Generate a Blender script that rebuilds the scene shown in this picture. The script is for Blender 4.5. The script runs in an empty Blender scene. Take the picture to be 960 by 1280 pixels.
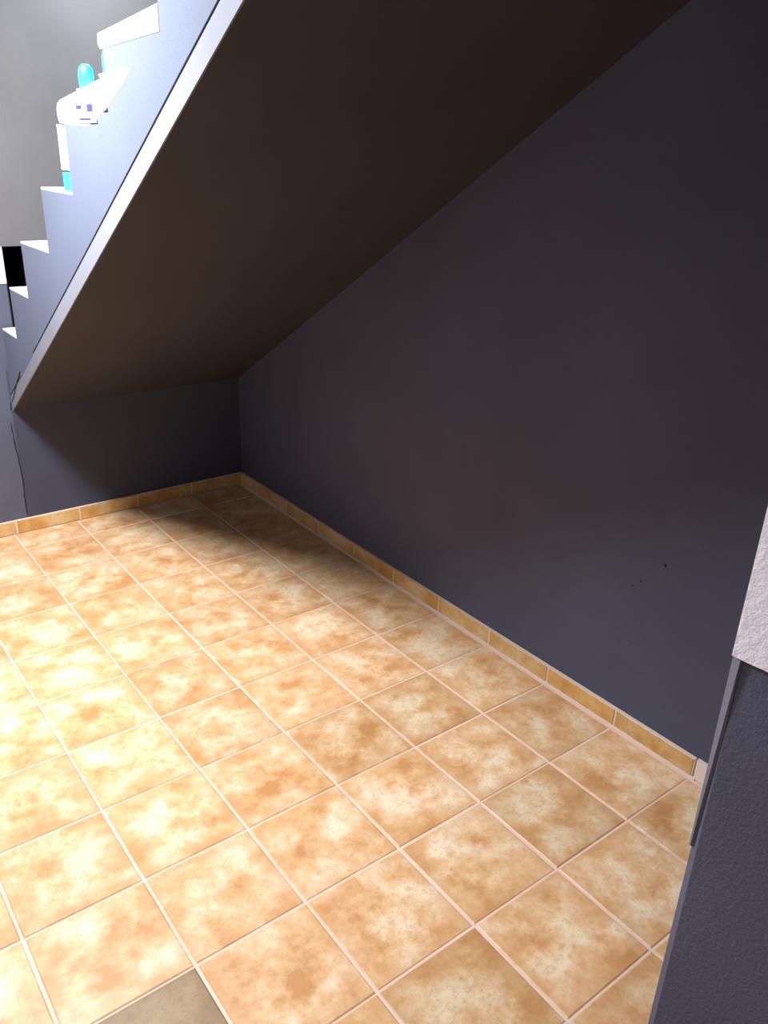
import bpy, math, random
from mathutils import Vector, Matrix
random.seed(7)
S = bpy.context.scene
COL = S.collection

# ---------------------------------------------------------------- camera
cd = bpy.data.cameras.new('camera'); cam = bpy.data.objects.new('camera', cd); COL.objects.link(cam)
YAW, PITCH, ROLL, FPX = 0.667126516, 0.413188242, -0.0374322685, 1030.85
f = Vector((math.sin(YAW)*math.cos(PITCH), math.cos(YAW)*math.cos(PITCH), -math.sin(PITCH)))
r0 = Vector((math.cos(YAW), -math.sin(YAW), 0)); d0 = f.cross(r0)
R = r0*math.cos(ROLL) + d0*math.sin(ROLL); D = d0*math.cos(ROLL) - r0*math.sin(ROLL)
m = Matrix((R, -D, -f)).transposed().to_4x4()
m.translation = Vector((-0.55640, -1.40990, 1.91479))
cam.matrix_world = m
cd.sensor_fit = 'VERTICAL'; cd.sensor_height = 36.0; cd.lens = FPX/1280*36.0
cd.clip_start = 0.02
S.camera = cam
S.view_settings.view_transform = 'Standard'; S.view_settings.look = 'None'
S.view_settings.gamma = 1.0; S.view_settings.use_curve_mapping = False
S.view_settings.exposure = 0.0

# ---------------------------------------------------------------- light
w = bpy.data.worlds.new('world'); S.world = w; w.use_nodes = True
w.node_tree.nodes['Background'].inputs[0].default_value = (0.55, 0.6, 0.8, 1)
w.node_tree.nodes['Background'].inputs[1].default_value = 0.02

LAMP = Vector((-0.36, 1.38, 2.80))
def area(name, loc, aim, power, size, col):
    l = bpy.data.lights.new(name, 'AREA'); l.shape = 'DISK'; l.size = size; l.energy = power; l.color = col
    o = bpy.data.objects.new(name, l); COL.objects.link(o); o.location = loc
    o.rotation_euler = (Vector(aim)-Vector(loc)).to_track_quat('-Z', 'Y').to_euler()
    return o
area('ceiling_lamp_light', LAMP, (-0.36, 1.38, 0), 182, 0.50, (0.90, 0.93, 1.0))
area('entrance_fill_light', (-0.60, -1.75, 2.86), (0.468, -1.6, 1.0), 9, 0.25, (1.0, 0.95, 0.95))  # added unseen fill, aimed to brighten the foreground wall end
area('stair_fill_light', (1.02, 2.42, 2.84), (1.02, 2.42, 0), 20, 0.16, (0.82, 0.90, 1.0))  # added unseen fill that brightens the upper back wall and treads

# ---------------------------------------------------------------- materials
def mat(name, base, rough=0.6, spec=0.5):
    mt = bpy.data.materials.new(name); mt.use_nodes = True
    b = mt.node_tree.nodes['Principled BSDF']
    b.inputs['Base Color'].default_value = (*base, 1); b.inputs['Roughness'].default_value = rough
    b.inputs['Specular IOR Level'].default_value = spec
    return mt, mt.node_tree, b
def N(nt, t, **k):
    n = nt.nodes.new(t)
    for a, v in k.items(): setattr(n, a, v)
    return n
def noise(nt, vec, scale, detail=3, rough=0.55):
    n = N(nt, 'ShaderNodeTexNoise'); n.inputs['Scale'].default_value = scale
    n.inputs['Detail'].default_value = detail; n.inputs['Roughness'].default_value = rough
    nt.links.new(vec, n.inputs['Vector']); return n.outputs['Fac']
def ramp(nt, fac, stops):
    r = N(nt, 'ShaderNodeValToRGB'); nt.links.new(fac, r.inputs['Fac'])
    e = r.color_ramp.elements
    while len(e) < len(stops): e.new(0.5)
    for i, (p, c) in enumerate(stops): e[i].position = p; e[i].color = (*c, 1)
    return r.outputs['Color']
def mix(nt, fac, a, b, mode='MIX'):
    x = N(nt, 'ShaderNodeMix', data_type='RGBA', blend_type=mode)
    for k, v in ((0, fac), (6, a), (7, b)):
        if isinstance(v, (int, float)): x.inputs[k].default_value = v
        elif isinstance(v, tuple): x.inputs[k].default_value = (*v, 1)
        else: nt.links.new(v, x.inputs[k])
    return x.outputs[2]
def bump(nt, b, h, strength, dist):
    n = N(nt, 'ShaderNodeBump'); n.inputs['Strength'].default_value = strength; n.inputs['Distance'].default_value = dist
    nt.links.new(h, n.inputs['Height']); nt.links.new(n.outputs['Normal'], b.inputs['Normal'])
def objvec(nt, rnd=0.0):
    tc = N(nt, 'ShaderNodeTexCoord')
    if not rnd: return tc.outputs['Object']
    oi = N(nt, 'ShaderNodeObjectInfo'); mu = N(nt, 'ShaderNodeMath', operation='MULTIPLY')
    mu.inputs[1].default_value = rnd; nt.links.new(oi.outputs['Random'], mu.inputs[0])
    ad = N(nt, 'ShaderNodeVectorMath', operation='ADD')
    nt.links.new(tc.outputs['Object'], ad.inputs[0]); nt.links.new(mu.outputs[0], ad.inputs[1])
    return ad.outputs[0]

def paint(name, base, var=0.12, rough=0.7, bscale=140, bstr=0.25, bdist=0.002, speck=True):
    mt, nt, b = mat(name, base, rough, 0.3)
    v = objvec(nt)
    big = noise(nt, v, 2.3, 4)
    c = ramp(nt, big, [(0.3, tuple(x*(1-var) for x in base)), (0.7, tuple(x*(1+var) for x in base))])
    if speck:
        sp = noise(nt, v, 320, 2, 0.7)
        c = mix(nt, ramp(nt, sp, [(0.35, (0.35,)*3), (0.65, (0,)*3)]), c, tuple(x*0.55 for x in base))
    nt.links.new(c, b.inputs['Base Color'])
    bump(nt, b, noise(nt, v, bscale, 5, 0.65), bstr, bdist)
    return mt
M = {}
M['grey_dark'] = paint('dark_grey_paint', (0.078, 0.084, 0.132), 0.10)
M['grey_side'] = paint('blue_grey_paint', (0.125, 0.142, 0.195), 0.06, bstr=0.12)
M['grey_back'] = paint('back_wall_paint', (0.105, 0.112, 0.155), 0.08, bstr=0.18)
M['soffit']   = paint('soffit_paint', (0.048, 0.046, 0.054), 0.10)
M['partition_shaded'] = paint('shaded_partition_paint', (0.062, 0.067, 0.100), 0.08, bstr=0.18)  # back wall under the stairs, colour darkened to deepen the shadow there
M['grey_rough'] = paint('rough_dark_paint', (0.090, 0.094, 0.150), 0.12, bscale=110, bstr=0.5, bdist=0.004)
M['white_rough'] = paint('rough_white_plaster', (0.88, 0.86, 0.93), 0.03, rough=0.85, bscale=70, bstr=0.5, bdist=0.006, speck=False)
M['beige'] = paint('beige_plaster', (0.155, 0.148, 0.145), 0.10, bstr=0.2)
M['white'] = paint('white_paint', (0.82, 0.80, 0.84), 0.03, 0.45, bstr=0.05, speck=False)
M['band'] = paint('pale_band_paint', (0.23, 0.235, 0.27), 0.10, bstr=0.15)
M['strip'] = paint('lit_corner_paint', (0.15, 0.155, 0.20), 0.10, bstr=0.2)  # lighter tone paints in the lamplight on the corner bevel
M['step'] = paint('pale_step_paint', (0.26, 0.27, 0.34), 0.04, bstr=0.05)
M['room'] = paint('room_paint', (0.20, 0.20, 0.22), 0.05)
M['marble'] = paint('white_marble', (0.80, 0.76, 0.80), 0.04, 0.3, bstr=0.02, speck=False)
M['black'] = mat('unlit_void_black', (0.006, 0.006, 0.010), 0.8)[0]  # near-black colour stands in for the unlit space behind the opening
M['crack'] = mat('crack_dirt', (0.018, 0.018, 0.020), 0.95, 0.1)[0]
M['slot'] = mat('slot_plastic', (0.04, 0.035, 0.14), 0.5)[0]
M['chrome'] = mat('lamp_housing', (0.7, 0.7, 0.7), 0.4)[0]

def tile_mat(name, lo, mid, hi, edge, rnd=37.0):
    mt, nt, b = mat(name, mid, 0.42, 0.35)
    v = objvec(nt, rnd)
    n1 = noise(nt, v, 7.5, 4, 0.62)
    c = ramp(nt, n1, [(0.33, lo), (0.48, mid), (0.62, hi)])
    n2 = noise(nt, v, 38, 4, 0.7)
    c = mix(nt, ramp(nt, n2, [(0.48, (0,)*3), (0.74, (0.55,)*3)]), c, lo)
    # rusty brown wear that gathers at the tile's rim, broken up by noise
    n4 = noise(nt, v, 95, 3, 0.75)
    c = mix(nt, ramp(nt, n4, [(0.57, (0,)*3), (0.70, (0.5,)*3)]), c, tuple(q*0.85 for q in lo))
    tc = N(nt, 'ShaderNodeTexCoord'); sx = N(nt, 'ShaderNodeSeparateXYZ'); nt.links.new(tc.outputs['Object'], sx.inputs[0])
    ab = []
    for k in ('X', 'Y'):
        a = N(nt, 'ShaderNodeMath', operation='ABSOLUTE'); nt.links.new(sx.outputs[k], a.inputs[0]); ab.append(a.outputs[0])
    mx = N(nt, 'ShaderNodeMath', operation='MAXIMUM'); nt.links.new(ab[0], mx.inputs[0]); nt.links.new(ab[1], mx.inputs[1])
    n3 = noise(nt, v, 14, 3, 0.6)
    ad = N(nt, 'ShaderNodeMath', operation='MULTIPLY_ADD'); nt.links.new(n3, ad.inputs[0]); ad.inputs[1].default_value = 0.22; nt.links.new(mx.outputs[0], ad.inputs[2])
    c = mix(nt, ramp(nt, ad.outputs[0], [(0.20, (0,)*3), (0.30, (0.75,)*3)]), c, edge)
    oi = N(nt, 'ShaderNodeObjectInfo')
    tint = ramp(nt, oi.outputs['Random'], [(0.0, (0.86, 0.84, 0.80)), (0.5, (1, 0.97, 0.95)), (1.0, (1.0, 1.0, 1.0))])
    c = mix(nt, 1.0, c, tint, 'MULTIPLY')
    nt.links.new(c, b.inputs['Base Color'])
    bump(nt, b, noise(nt, v, 60, 3), 0.12, 0.002)
    return mt
M['tile'] = tile_mat('terracotta_tile', (0.56, 0.27, 0.10), (0.76, 0.48, 0.25), (0.86, 0.69, 0.47), (0.62, 0.33, 0.14))
M['tile_dark'] = tile_mat('brown_tile', (0.23, 0.135, 0.05), (0.30, 0.19, 0.08), (0.36, 0.25, 0.12), (0.22, 0.14, 0.06))
M['skirting'] = tile_mat('skirting_tile_glaze', (0.56, 0.28, 0.07), (0.67, 0.41, 0.15), (0.74, 0.54, 0.29), (0.60, 0.34, 0.11))
M['grout'] = paint('cream_grout', (0.74, 0.56, 0.45), 0.10, 0.9, bstr=0.3, speck=False)
M['mortar'] = paint('pale_mortar', (0.78, 0.64, 0.56), 0.08, 0.9, bstr=0.4, speck=False)
def emit(name, col, s):
    mt, nt, b = mat(name, col, 0.4); b.inputs['Emission Color'].default_value = (*col, 1); b.inputs['Emission Strength'].default_value = s
    return mt
M['cyan'] = emit('cyan_glow', (0.03, 0.55, 0.72), 1.0)
M['bulb'] = emit('lamp_diffuser', (0.95, 0.97, 1.0), 3.0)

# ---------------------------------------------------------------- helpers
def obj(name, verts, faces, m, parent=None, loc=None, smooth=False):
    me = bpy.data.meshes.new(name); me.from_pydata([tuple(v) for v in verts], [], faces); me.validate(); me.update()
    me.materials.append(m)
    o = bpy.data.objects.new(name, me); COL.objects.link(o)
    if loc: o.location = loc
    if parent: o.parent = parent
    if smooth:
        for p in me.polygons: p.use_smooth = True
    return o
def box_vf(x0, x1, y0, y1, z0, z1):
    v = [(x, y, z) for z in (z0, z1) for y in (y0, y1) for x in (x0, x1)]
    return v, [(0,2,3,1), (4,5,7,6), (0,1,5,4), (2,6,7,3), (0,4,6,2), (1,3,7,5)]
def boxes(name, bs, m, parent=None):
    V, F = [], []
    for b in bs:
        v, q = box_vf(*b); k = len(V); V += v; F += [tuple(i+k for i in p) for p in q]
    return obj(name, V, F, m, parent)
def box(name, b, m, parent=None, bev=0.0):
    o = boxes(name, [b], m, parent)
    if bev:
        mo = o.modifiers.new('bevel', 'BEVEL'); mo.width = bev; mo.segments = 3; mo.limit_method = 'ANGLE'
    return o
def prism_x(name, prof, x0, x1, m, parent=None):
    """profile in (y, z) swept along x"""
    n = len(prof)
    V = [(x0, y, z) for y, z in prof] + [(x1, y, z) for y, z in prof]
    F = [tuple(range(n)), tuple(range(2*n-1, n-1, -1))] + [(i, i+n, (i+1) % n+n, (i+1) % n) for i in range(n)]
    o = obj(name, V, F, m, parent)
    import bmesh
    bm = bmesh.new(); bm.from_mesh(o.data); bmesh.ops.recalc_face_normals(bm, faces=bm.faces); bm.to_mesh(o.data); bm.free()
    return o
def struct(o): o['kind'] = 'structure'; return o
def tag(o, label, cat, group=None):
    o['label'] = label; o['category'] = cat
    if group: o['group'] = group
    return o
def empty(name, loc):
    o = bpy.data.objects.new(name, None); COL.objects.link(o); o.location = loc; return o

XW, YB, T = 1.68, 2.86, 0.33          # right wall plane, back wall plane, tile pitch
XS = 0.42                             # open side of the stairs
CEIL = 2.90
XL, YF = -1.65, -2.31
def soffit(y): return 0.66 + 0.615*(YB-y)

# ---------------------------------------------------------------- floor: grout bed and every tile
floor = struct(box('floor', (XL-0.1, XW+0.1, YF-0.1, YB+0.1, -0.08, -0.0025), M['grout']))
def tile_mesh(name, hx, hy, h, mt, b=0.004):
    V = [(sx*hx, sy*hy, -0.02) for sx, sy in ((-1,-1),(1,-1),(1,1),(-1,1))]
    V += [(sx*hx, sy*hy, h-b*0.6) for sx, sy in ((-1,-1),(1,-1),(1,1),(-1,1))]
    V += [(sx*(hx-b), sy*(hy-b), h) for sx, sy in ((-1,-1),(1,-1),(1,1),(-1,1))]
    F = [(3,2,1,0), (8,9,10,11)]
    for k in (0, 4):
        for i in range(4):
            j = (i+1) % 4; F.append((k+i, k+j, k+j+4, k+i+4))
    me = bpy.data.meshes.new(name); me.from_pydata(V, [], F); me.materials.append(mt); me.update(); return me
G = 0.0042
full = tile_mesh('tile', T/2-0.0036, T/2-0.0028, 0.0, M['tile'])
dark = tile_mesh('dark_tile', T/2-0.0036, T/2-0.0028, 0.0, M['tile_dark'])
cut_y = tile_mesh('cut_tile', T/2-G, (YB-0.014-8*T)/2-G/2, 0.0, M['tile'])
cols = range(-5, 5); rows = range(-7, 9)
for j in rows:
    for i in cols:
        cx, cy = (i+0.5)*T, (j+0.5)*T
        if cx > 0.50 and cy < -0.93: continue        # below the pillar
        me = full
        if j == 8: me = cut_y; cy = (8*T+YB-0.014)/2
        if (i, j) == (-1, -1): me = dark
        o = bpy.data.objects.new('tile', me); COL.objects.link(o); o.parent = floor
        o.location = (cx+random.uniform(-.001, .001), cy+random.uniform(-.001, .001), random.uniform(-.0006, .0006))
        o.rotation_euler = (random.uniform(-.002, .002), random.uniform(-.002, .002), random.uniform(-.003, .003))
        if me is dark: o['label'] = 'one dark brown-grey floor tile at the lower left'

# ---------------------------------------------------------------- walls
wall_right = struct(box('wall_right', (XW, XW+0.12, -0.93, YB+0.12, 0, CEIL), M['grey_dark']))
HX0, HX1, HZ0, HZ1 = 0.476, 1.30, 0.86, 1.443     # dark opening above the lower steps
DADO = 1.275
wall_back = struct(boxes('wall_back', [
    (XL, 0.413, YB, YB+0.12, 0, 1.443), (0.413, HX0, YB, YB+0.12, HZ0, 1.443), (HX1, XW, YB, YB+0.12, HZ0, HZ1)], M['grey_back']))
box('partition_shaded', (0.413, XW, YB, YB+0.12, 0, HZ0), M['partition_shaded'], wall_back)
box('upper_plaster', (XL, XW, YB-0.004, YB+0.12, 1.443, CEIL), M['beige'], wall_back)
box('white_band', (XL, HX0, YB-0.003, YB, DADO, 1.443), M['white'], wall_back)
boxes('opening_lining', [(HX0-.02, HX1+.02, YB+0.8, YB+0.85, HZ0-.02, HZ1+.02), (HX0-.02, HX0, YB+0.12, YB+0.8, HZ0, HZ1),
      (HX1, HX1+.02, YB+0.12, YB+0.8, HZ0, HZ1), (HX0, HX1, YB+0.12, YB+0.8, HZ0-.02, HZ0), (HX0, HX1, YB+0.12, YB+0.8, HZ1, HZ1+.02),
      (HX0-.001, HX0+.003, YB-.002, YB+.12, HZ0, HZ1), (HX0, HX1, YB-.002, YB+.12, HZ1-.003, HZ1+.001), (HX0, HX1, YB+.001, YB+.12, HZ0-.001, HZ0+.003)], M['black'], wall_back)
struct(box('wall_left', (XL-0.12, XL, YF, YB+0.12, 0, CEIL), M['room']))
struct(box('wall_front', (XL-0.12, 0.468, YF-0.12, YF, 0, CEIL), M['room']))
struct(box('ceiling', (XL-0.12, XW+0.12, YF-0.12, YB+0.97, CEIL, CEIL+0.1), M['room']))

# foreground wall end: dark below, rough white above, with a corner strip coloured lighter as if lit
PX, PY = 0.468, -0.93
def prism_z(name, prof, z0, z1, m, parent=None):
    n = len(prof)
    V = [(x, y, z0) for x, y in prof] + [(x, y, z1) for x, y in prof]
    F = [tuple(range(n-1, -1, -1)), tuple(range(n, 2*n))] + [(i, (i+1) % n, (i+1) % n+n, i+n) for i in range(n)]
    return obj(name, V, F, m, parent)
def ragged_slab(name, z_of, top, m, parent, x_out):
    """dado or plaster coat with a hand-painted edge along y"""
    n = 60; ys = [PY - k*(PY-YF)/n for k in range(n+1)]
    V, F = [], []
    for y in ys:
        zb = z_of(y)
        V += [(x_out, y, zb), (x_out, y, top), (x_out+0.01, y, top), (x_out+0.01, y, zb)]
    for k in range(n):
        for a in range(4):
            b = (a+1) % 4; F.append((4*k+a, 4*k+b, 4*k+4+b, 4*k+4+a))
    F += [(3,2,1,0), (4*n, 4*n+1, 4*n+2, 4*n+3)]
    return obj(name, V, F, m, parent)
pil = struct(prism_z('wall_entrance', [(PX+0.018, PY), (PX+0.004, PY-0.016), (PX+0.004, YF-0.12), (XW+0.12, YF-0.12), (XW+0.12, PY)], 0, CEIL, M['grey_rough']))
rj = [random.uniform(-1, 1) for _ in range(80)]
def dado_edge(y):
    t = (PY-y)*42; i = int(t); u = t-i
    return 1.27 + 0.0028*(rj[i % 80]*(1-u)+rj[(i+1) % 80]*u)
ragged_slab('white_plaster', dado_edge, CEIL, M['white_rough'], pil, PX-0.001)
# corner strip tapering downwards
V = [(PX+0.012, PY+0.004, 1.268), (PX-0.0015, PY-0.014, 1.268), (PX+0.009, PY-0.002, 0.90), (PX+0.011, PY+0.001, 0.90), (PX+0.020, PY-0.018, 1.268), (PX+0.018, PY-0.012, 0.90)]
obj('corner_strip', V, [(3,2,1,0), (0,1,4), (1,2,5,4), (0,4,5,3), (3,5,2)], M['strip'], pil)

# small chips in the right wall
for (y, z, s) in ((-0.078, 0.695, 0.006), (0.0, 0.60, 0.004), (0.03, 0.57, 0.0035)):
    n = 9; a = [(XW-0.0012, y+s*random.uniform(.7, 1.1)*math.cos(6.283*k/n), z+s*random.uniform(.7, 1.1)*math.sin(6.283*k/n)) for k in range(n)]
    bk = [(XW+0.0005, q[1], q[2]) for q in a]
    ctr = [(XW-0.0006, y, z)]
    obj('plaster_chip', a+bk+ctr, [(i, (i+1) % n, (i+1) % n+n, i+n) for i in range(n)]+[(2*n, (i+1) % n, i) for i in range(n)], M['crack'], wall_right)

# ---------------------------------------------------------------- skirting tiles
SH, ST = 0.072, 0.012
base_r = struct(boxes('baseboard_right', [(XW-0.013, XW, -0.33, YB, 0, SH+0.0015)], M['mortar']))
box('mortar_bead', (XW-ST-0.008, XW-ST+0.002, -0.345, YB-ST, -0.004, 0.003), M['mortar'], base_r)
sk = tile_mesh('skirting_tile', T/2-0.003, SH/2, 0.0, M['skirting'], 0.002)
def skirt_mesh(name, L):
    V, F = box_vf(-L/2, L/2, -ST, 0, 0, SH)
    me = bpy.data.meshes.new(name); me.from_pydata(V, [], F); me.materials.append(M['skirting'])
    import bmesh
    bm = bmesh.new(); bm.from_mesh(me); bmesh.ops.bevel(bm, geom=bm.edges[:], offset=0.0022, segments=1, affect='EDGES'); bm.to_mesh(me); bm.free()
    return me
skm = skirt_mesh('skirting_tile', T-0.006)
skc = skirt_mesh('cut_skirting_tile', (YB-ST-8*T)-0.006)
for k in range(-1, 9):
    o = bpy.data.objects.new('skirting_tile', skm if k < 8 else skc); COL.objects.link(o); o.parent = base_r
    cy = (k+.5)*T if k < 8 else (8*T+YB-ST)/2
    o.location = (XW-0.003+random.uniform(-.001, .0005), cy, random.uniform(-.0008, .0008)); o.rotation_euler = (0, 0, -math.pi/2+random.uniform(-.004, .004))
# pale broken end piece next to the wall end
prism_z('end_piece', [(XW, -0.335), (XW-0.016, -0.338), (XW-0.018, -0.385), (XW-0.006, -0.392), (XW, -0.39)], 0, SH+0.004, M['mortar'], base_r)
base_b = struct(boxes('baseboard_back', [(XL, XW-0.004, YB-0.013, YB, 0, SH+0.0015)], M['mortar']))
k = 0
x = XW-ST-T
while x > XL:
    o = bpy.data.objects.new('skirting_tile', skm); COL.objects.link(o); o.parent = base_b
    o.location = (x+T/2, YB-0.003, random.uniform(-.0008, .0008)); o.rotation_euler = (0, 0, random.uniform(-.004, .004)); x -= T

# ---------------------------------------------------------------- staircase
stair = empty('staircase', (XS, YB, 0))
tag(stair, 'solid staircase rising overhead along the dark wall, pale stepped side and dark sloping underside', 'staircase')
def ch(o):
    o.parent = stair; o.matrix_parent_inverse = Matrix.Translation(-stair.location); return o
riser_y = [2.828, 2.590, 2.308, 1.940, 1.595, 1.195, 0.80, 0.50, 0.15]
tread_z = [1.074, 1.298, 1.522, 1.748, 1.996, 2.185, 2.41, 2.64, 2.87]
TS = 0.008
Y_END = -0.45
def joint(y): return soffit(y)+0.082
# stepped body above the joint line
prof = [(YB, joint(YB)), (YB, 0.90), (riser_y[0], 0.90)]
for i in range(9):
    z = tread_z[i]-TS
    prof.append((riser_y[i], z)); prof.append((riser_y[i+1] if i < 8 else Y_END, z))
prof.append((Y_END, joint(Y_END)))
pc = [prof[0]]
for q in prof[1:]:
    if q != pc[-1]: pc.append(q)
ch(prism_x('stepped_side', pc, XS, XS+0.03, M['grey_side']))
core = [(YB, soffit(YB)+.003)] + pc[1:-1] + [(Y_END, soffit(Y_END)+.003)]
core = [(y, min(z, 2.895)) for y, z in core]
ch(prism_x('core', core, XS+0.03, XW-0.001, M['crack']))
# sloping underside: a plaster skin 4 mm thick
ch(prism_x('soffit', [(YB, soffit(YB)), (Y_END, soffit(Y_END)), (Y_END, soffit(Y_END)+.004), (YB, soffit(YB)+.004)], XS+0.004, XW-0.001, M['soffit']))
# edge band under the joint, 6 mm gap
g = 0.011
ch(prism_x('edge_band', [(YB, soffit(YB)-.001), (Y_END, soffit(Y_END)-.001), (Y_END, joint(Y_END)-g), (YB, joint(YB)-g)], XS-0.001, XS+0.004, M['band']))
ch(prism_x('edge_backing', [(YB, soffit(YB)+.004), (Y_END, soffit(Y_END)+.004), (Y_END, joint(Y_END)+.02), (YB, joint(YB)+.02)], XS+0.004, XS+0.031, M['crack']))
# filler where the joint is plastered over
ch(prism_x('plaster_patch', [(2.36, joint(2.36)-g-.004), (2.36, joint(2.36)+.004), (2.62, joint(2.62)+.006), (2.60, joint(2.60)-g-.004)], XS-0.0015, XS+0.02, M['grey_side']))
for i in range(9):
    y1 = riser_y[i]; y0 = riser_y[i+1] if i < 8 else Y_END
    z = tread_z[i]
    if i == 4: continue
    if i == 5:
        ch(prism_x('tread', [(1.212, 2.150), (1.228, 2.165), (1.222, 2.190), (0.80, 2.226), (0.80, 2.165)], XS-0.001, XW-0.001, M['step'])); continue
    ch(box('tread', (XS, XW-0.001, y0, y1, z-TS, z), M['marble']))
# fifth step: thick white slab, overhanging rounded nose, white riser; sloping wedge shape copies the glare
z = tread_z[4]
t5 = ch(prism_x('thick_tread_glare', [(1.600, 1.958), (1.640, 1.962), (1.652, 1.975), (1.655, 2.000), (1.645, 2.018), (1.615, 2.028), (1.10, 2.093),
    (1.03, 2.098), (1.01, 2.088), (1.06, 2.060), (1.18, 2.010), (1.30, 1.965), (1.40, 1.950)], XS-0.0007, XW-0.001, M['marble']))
t5['label'] = 'thick white tread with rounded nose, its wedge shape copying the blown-out glare'
ch(box('white_riser', (XS+0.006, XW-0.001, riser_y[4], riser_y[4]+0.10, tread_z[3]+0.068, 1.957), M['marble']))

# ---------------------------------------------------------------- cracks as real dark fissures
def ribbon(name, pts, wid, m, axis, parent):
    """thin jagged strip; axis 'x' lies on the stair side, 'y' on the back wall"""
    V, F = [], []
    rs = random.Random(3)
    P = []
    for a, b in zip(pts, pts[1:]):
        for k in range(6): P.append([a[i]+(b[i]-a[i])*k/6 for i in range(3)])
    P.append(list(pts[-1]))
    for n_, p in enumerate(P):
        ww = wid*rs.uniform(.45, 1.1)*(0.3 if n_ in (0, len(P)-1) else 1)
        j = rs.uniform(-.002, .002)
        for s in (-1, 1):
            for dpt in (0, 1):
                q = list(p)
                if axis == 'y': q[0] += s*ww/2+j; q[1] += 0.002*dpt
                else: q[1] += s*ww/2+j; q[0] += 0.002*dpt
                V.append(q)
    for k in range(len(P)-1):
        a = 4*k
        F += [(a, a+2, a+6, a+4), (a, a+4, a+5, a+1), (a+2, a+3, a+7, a+6)]
    return obj(name, V, F, m, parent)
ribbon('crack', [(0.400, YB-.0012, 0.60), (0.405, YB-.0012, 0.47), (0.416, YB-.0012, 0.33), (0.413, YB-.0012, 0.20), (0.411, YB-.0012, 0.08)], 0.006, M['crack'], 'y', wall_back)
ch(ribbon('crack', [(XS-.0018, 2.61, 0.915), (XS-.0018, 2.70, 0.835), (XS-.0018, 2.80, 0.745), (XS-.0018, 2.845, 0.705)], 0.016, M['crack'], 'x', None))
ribbon('crack', [(0.412, YB-.0012, 0.70), (0.410, YB-.0012, 0.66)], 0.006, M['crack'], 'y', wall_back)

# ---------------------------------------------------------------- small things on the stairs
def lamp(loc, sx, sy, h, label):
    e = empty('night_light', loc); tag(e, label, 'light', 'cyan glowing lights on the stairs')
    o = box('base', (-sx/2*1.05, sx/2*1.05, -sy/2*1.05, sy/2*1.05, 0, 0.008), M['white'], e)
    n = 12; V = []; F = []
    prf = [(1.0, .008), (1.0, h*.7), (.85, h*.9), (.45, h)]
    for rr, zz in prf:
        for k in range(n):
            a = 6.283*k/n; V.append((rr*sx/2*math.cos(a), rr*sy/2*math.sin(a), zz))
    for l in range(3):
        for k in range(n): F.append((l*n+k, l*n+(k+1) % n, (l+1)*n+(k+1) % n, (l+1)*n+k))
    F.append(tuple(3*n+k for k in range(n))); F.append(tuple(range(n-1, -1, -1)))
    obj('shade', V, F, M['cyan'], e, smooth=True)
ls = empty('light_strip', (XS+0.4, riser_y[4]+0.05, tread_z[3])); tag(ls, 'cyan glowing light strip along the foot of the white riser', 'light')
box('glow_bar', (-0.394, 0.394, -0.048, 0.045, 0.0005, 0.060), M['cyan'], ls, 0.003)
box('end_cap', (0.394, 0.40, -0.048, 0.045, 0.0005, 0.060), M['white'], ls)
lamp((XS+0.055, 1.505, 2.052), 0.045, 0.06, 0.078, 'cyan glowing light standing behind the thick white tread top')
lamp((XS+0.060, riser_y[5]+0.085, 2.086), 0.06, 0.08, 0.075, 'faint cyan light against the upper riser, highest on the stairs')
pl = empty('slotted_plate', (XS-0.0018, 1.37, 1.99)); tag(pl, 'small white plate with dark slots on the stair side', 'plate')
box('cover', (-0.002, 0, -0.08, 0.09, -0.030, 0.030), M['white'], pl, 0.0008)
box('slot', (-0.0032, -0.0015, 0.035, 0.085, 0.010, 0.020), M['slot'], pl)
box('slot', (-0.0032, -0.0015, -0.060, -0.010, 0.002, 0.022), M['slot'], pl)
box('slot', (-0.0032, -0.0015, -0.035, 0.060, -0.022, -0.016), M['slot'], pl)

# ceiling lamp fittings (above the frame); the two small ones are added
def fitting(name, loc, r, label):
    e = empty(name, loc); tag(e, label, 'light'); n = 32
    ring = lambda rr, zz: [(rr*math.cos(6.2832*k/n), rr*math.sin(6.2832*k/n), zz) for k in range(n)]
    V = ring(r, 0)+ring(r, -.03)+ring(r*.9, -.03)+ring(r*.9, -.012)
    F = [(l*n+k, l*n+(k+1) % n, (l+1)*n+(k+1) % n, (l+1)*n+k) for l in range(3) for k in range(n)]
    obj('housing', V, F, M['chrome'], e)
    V = ring(r*.89, -.014); obj('diffuser', V+[(0, 0, -.018)], [(n, (k+1) % n, k) for k in range(n)], M['bulb'], e)
fitting('ceiling_light', (LAMP.x, LAMP.y, CEIL-.001), 0.25, 'round white ceiling lamp in front of the stairs')
fitting('ceiling_light', (-0.60, -1.75, CEIL-.001), 0.15, 'small added fill lamp, unseen, near the foreground wall end')
fitting('ceiling_light', (1.02, 2.42, CEIL-.001), 0.11, 'small added fill lamp, unseen, above the lower stair treads')
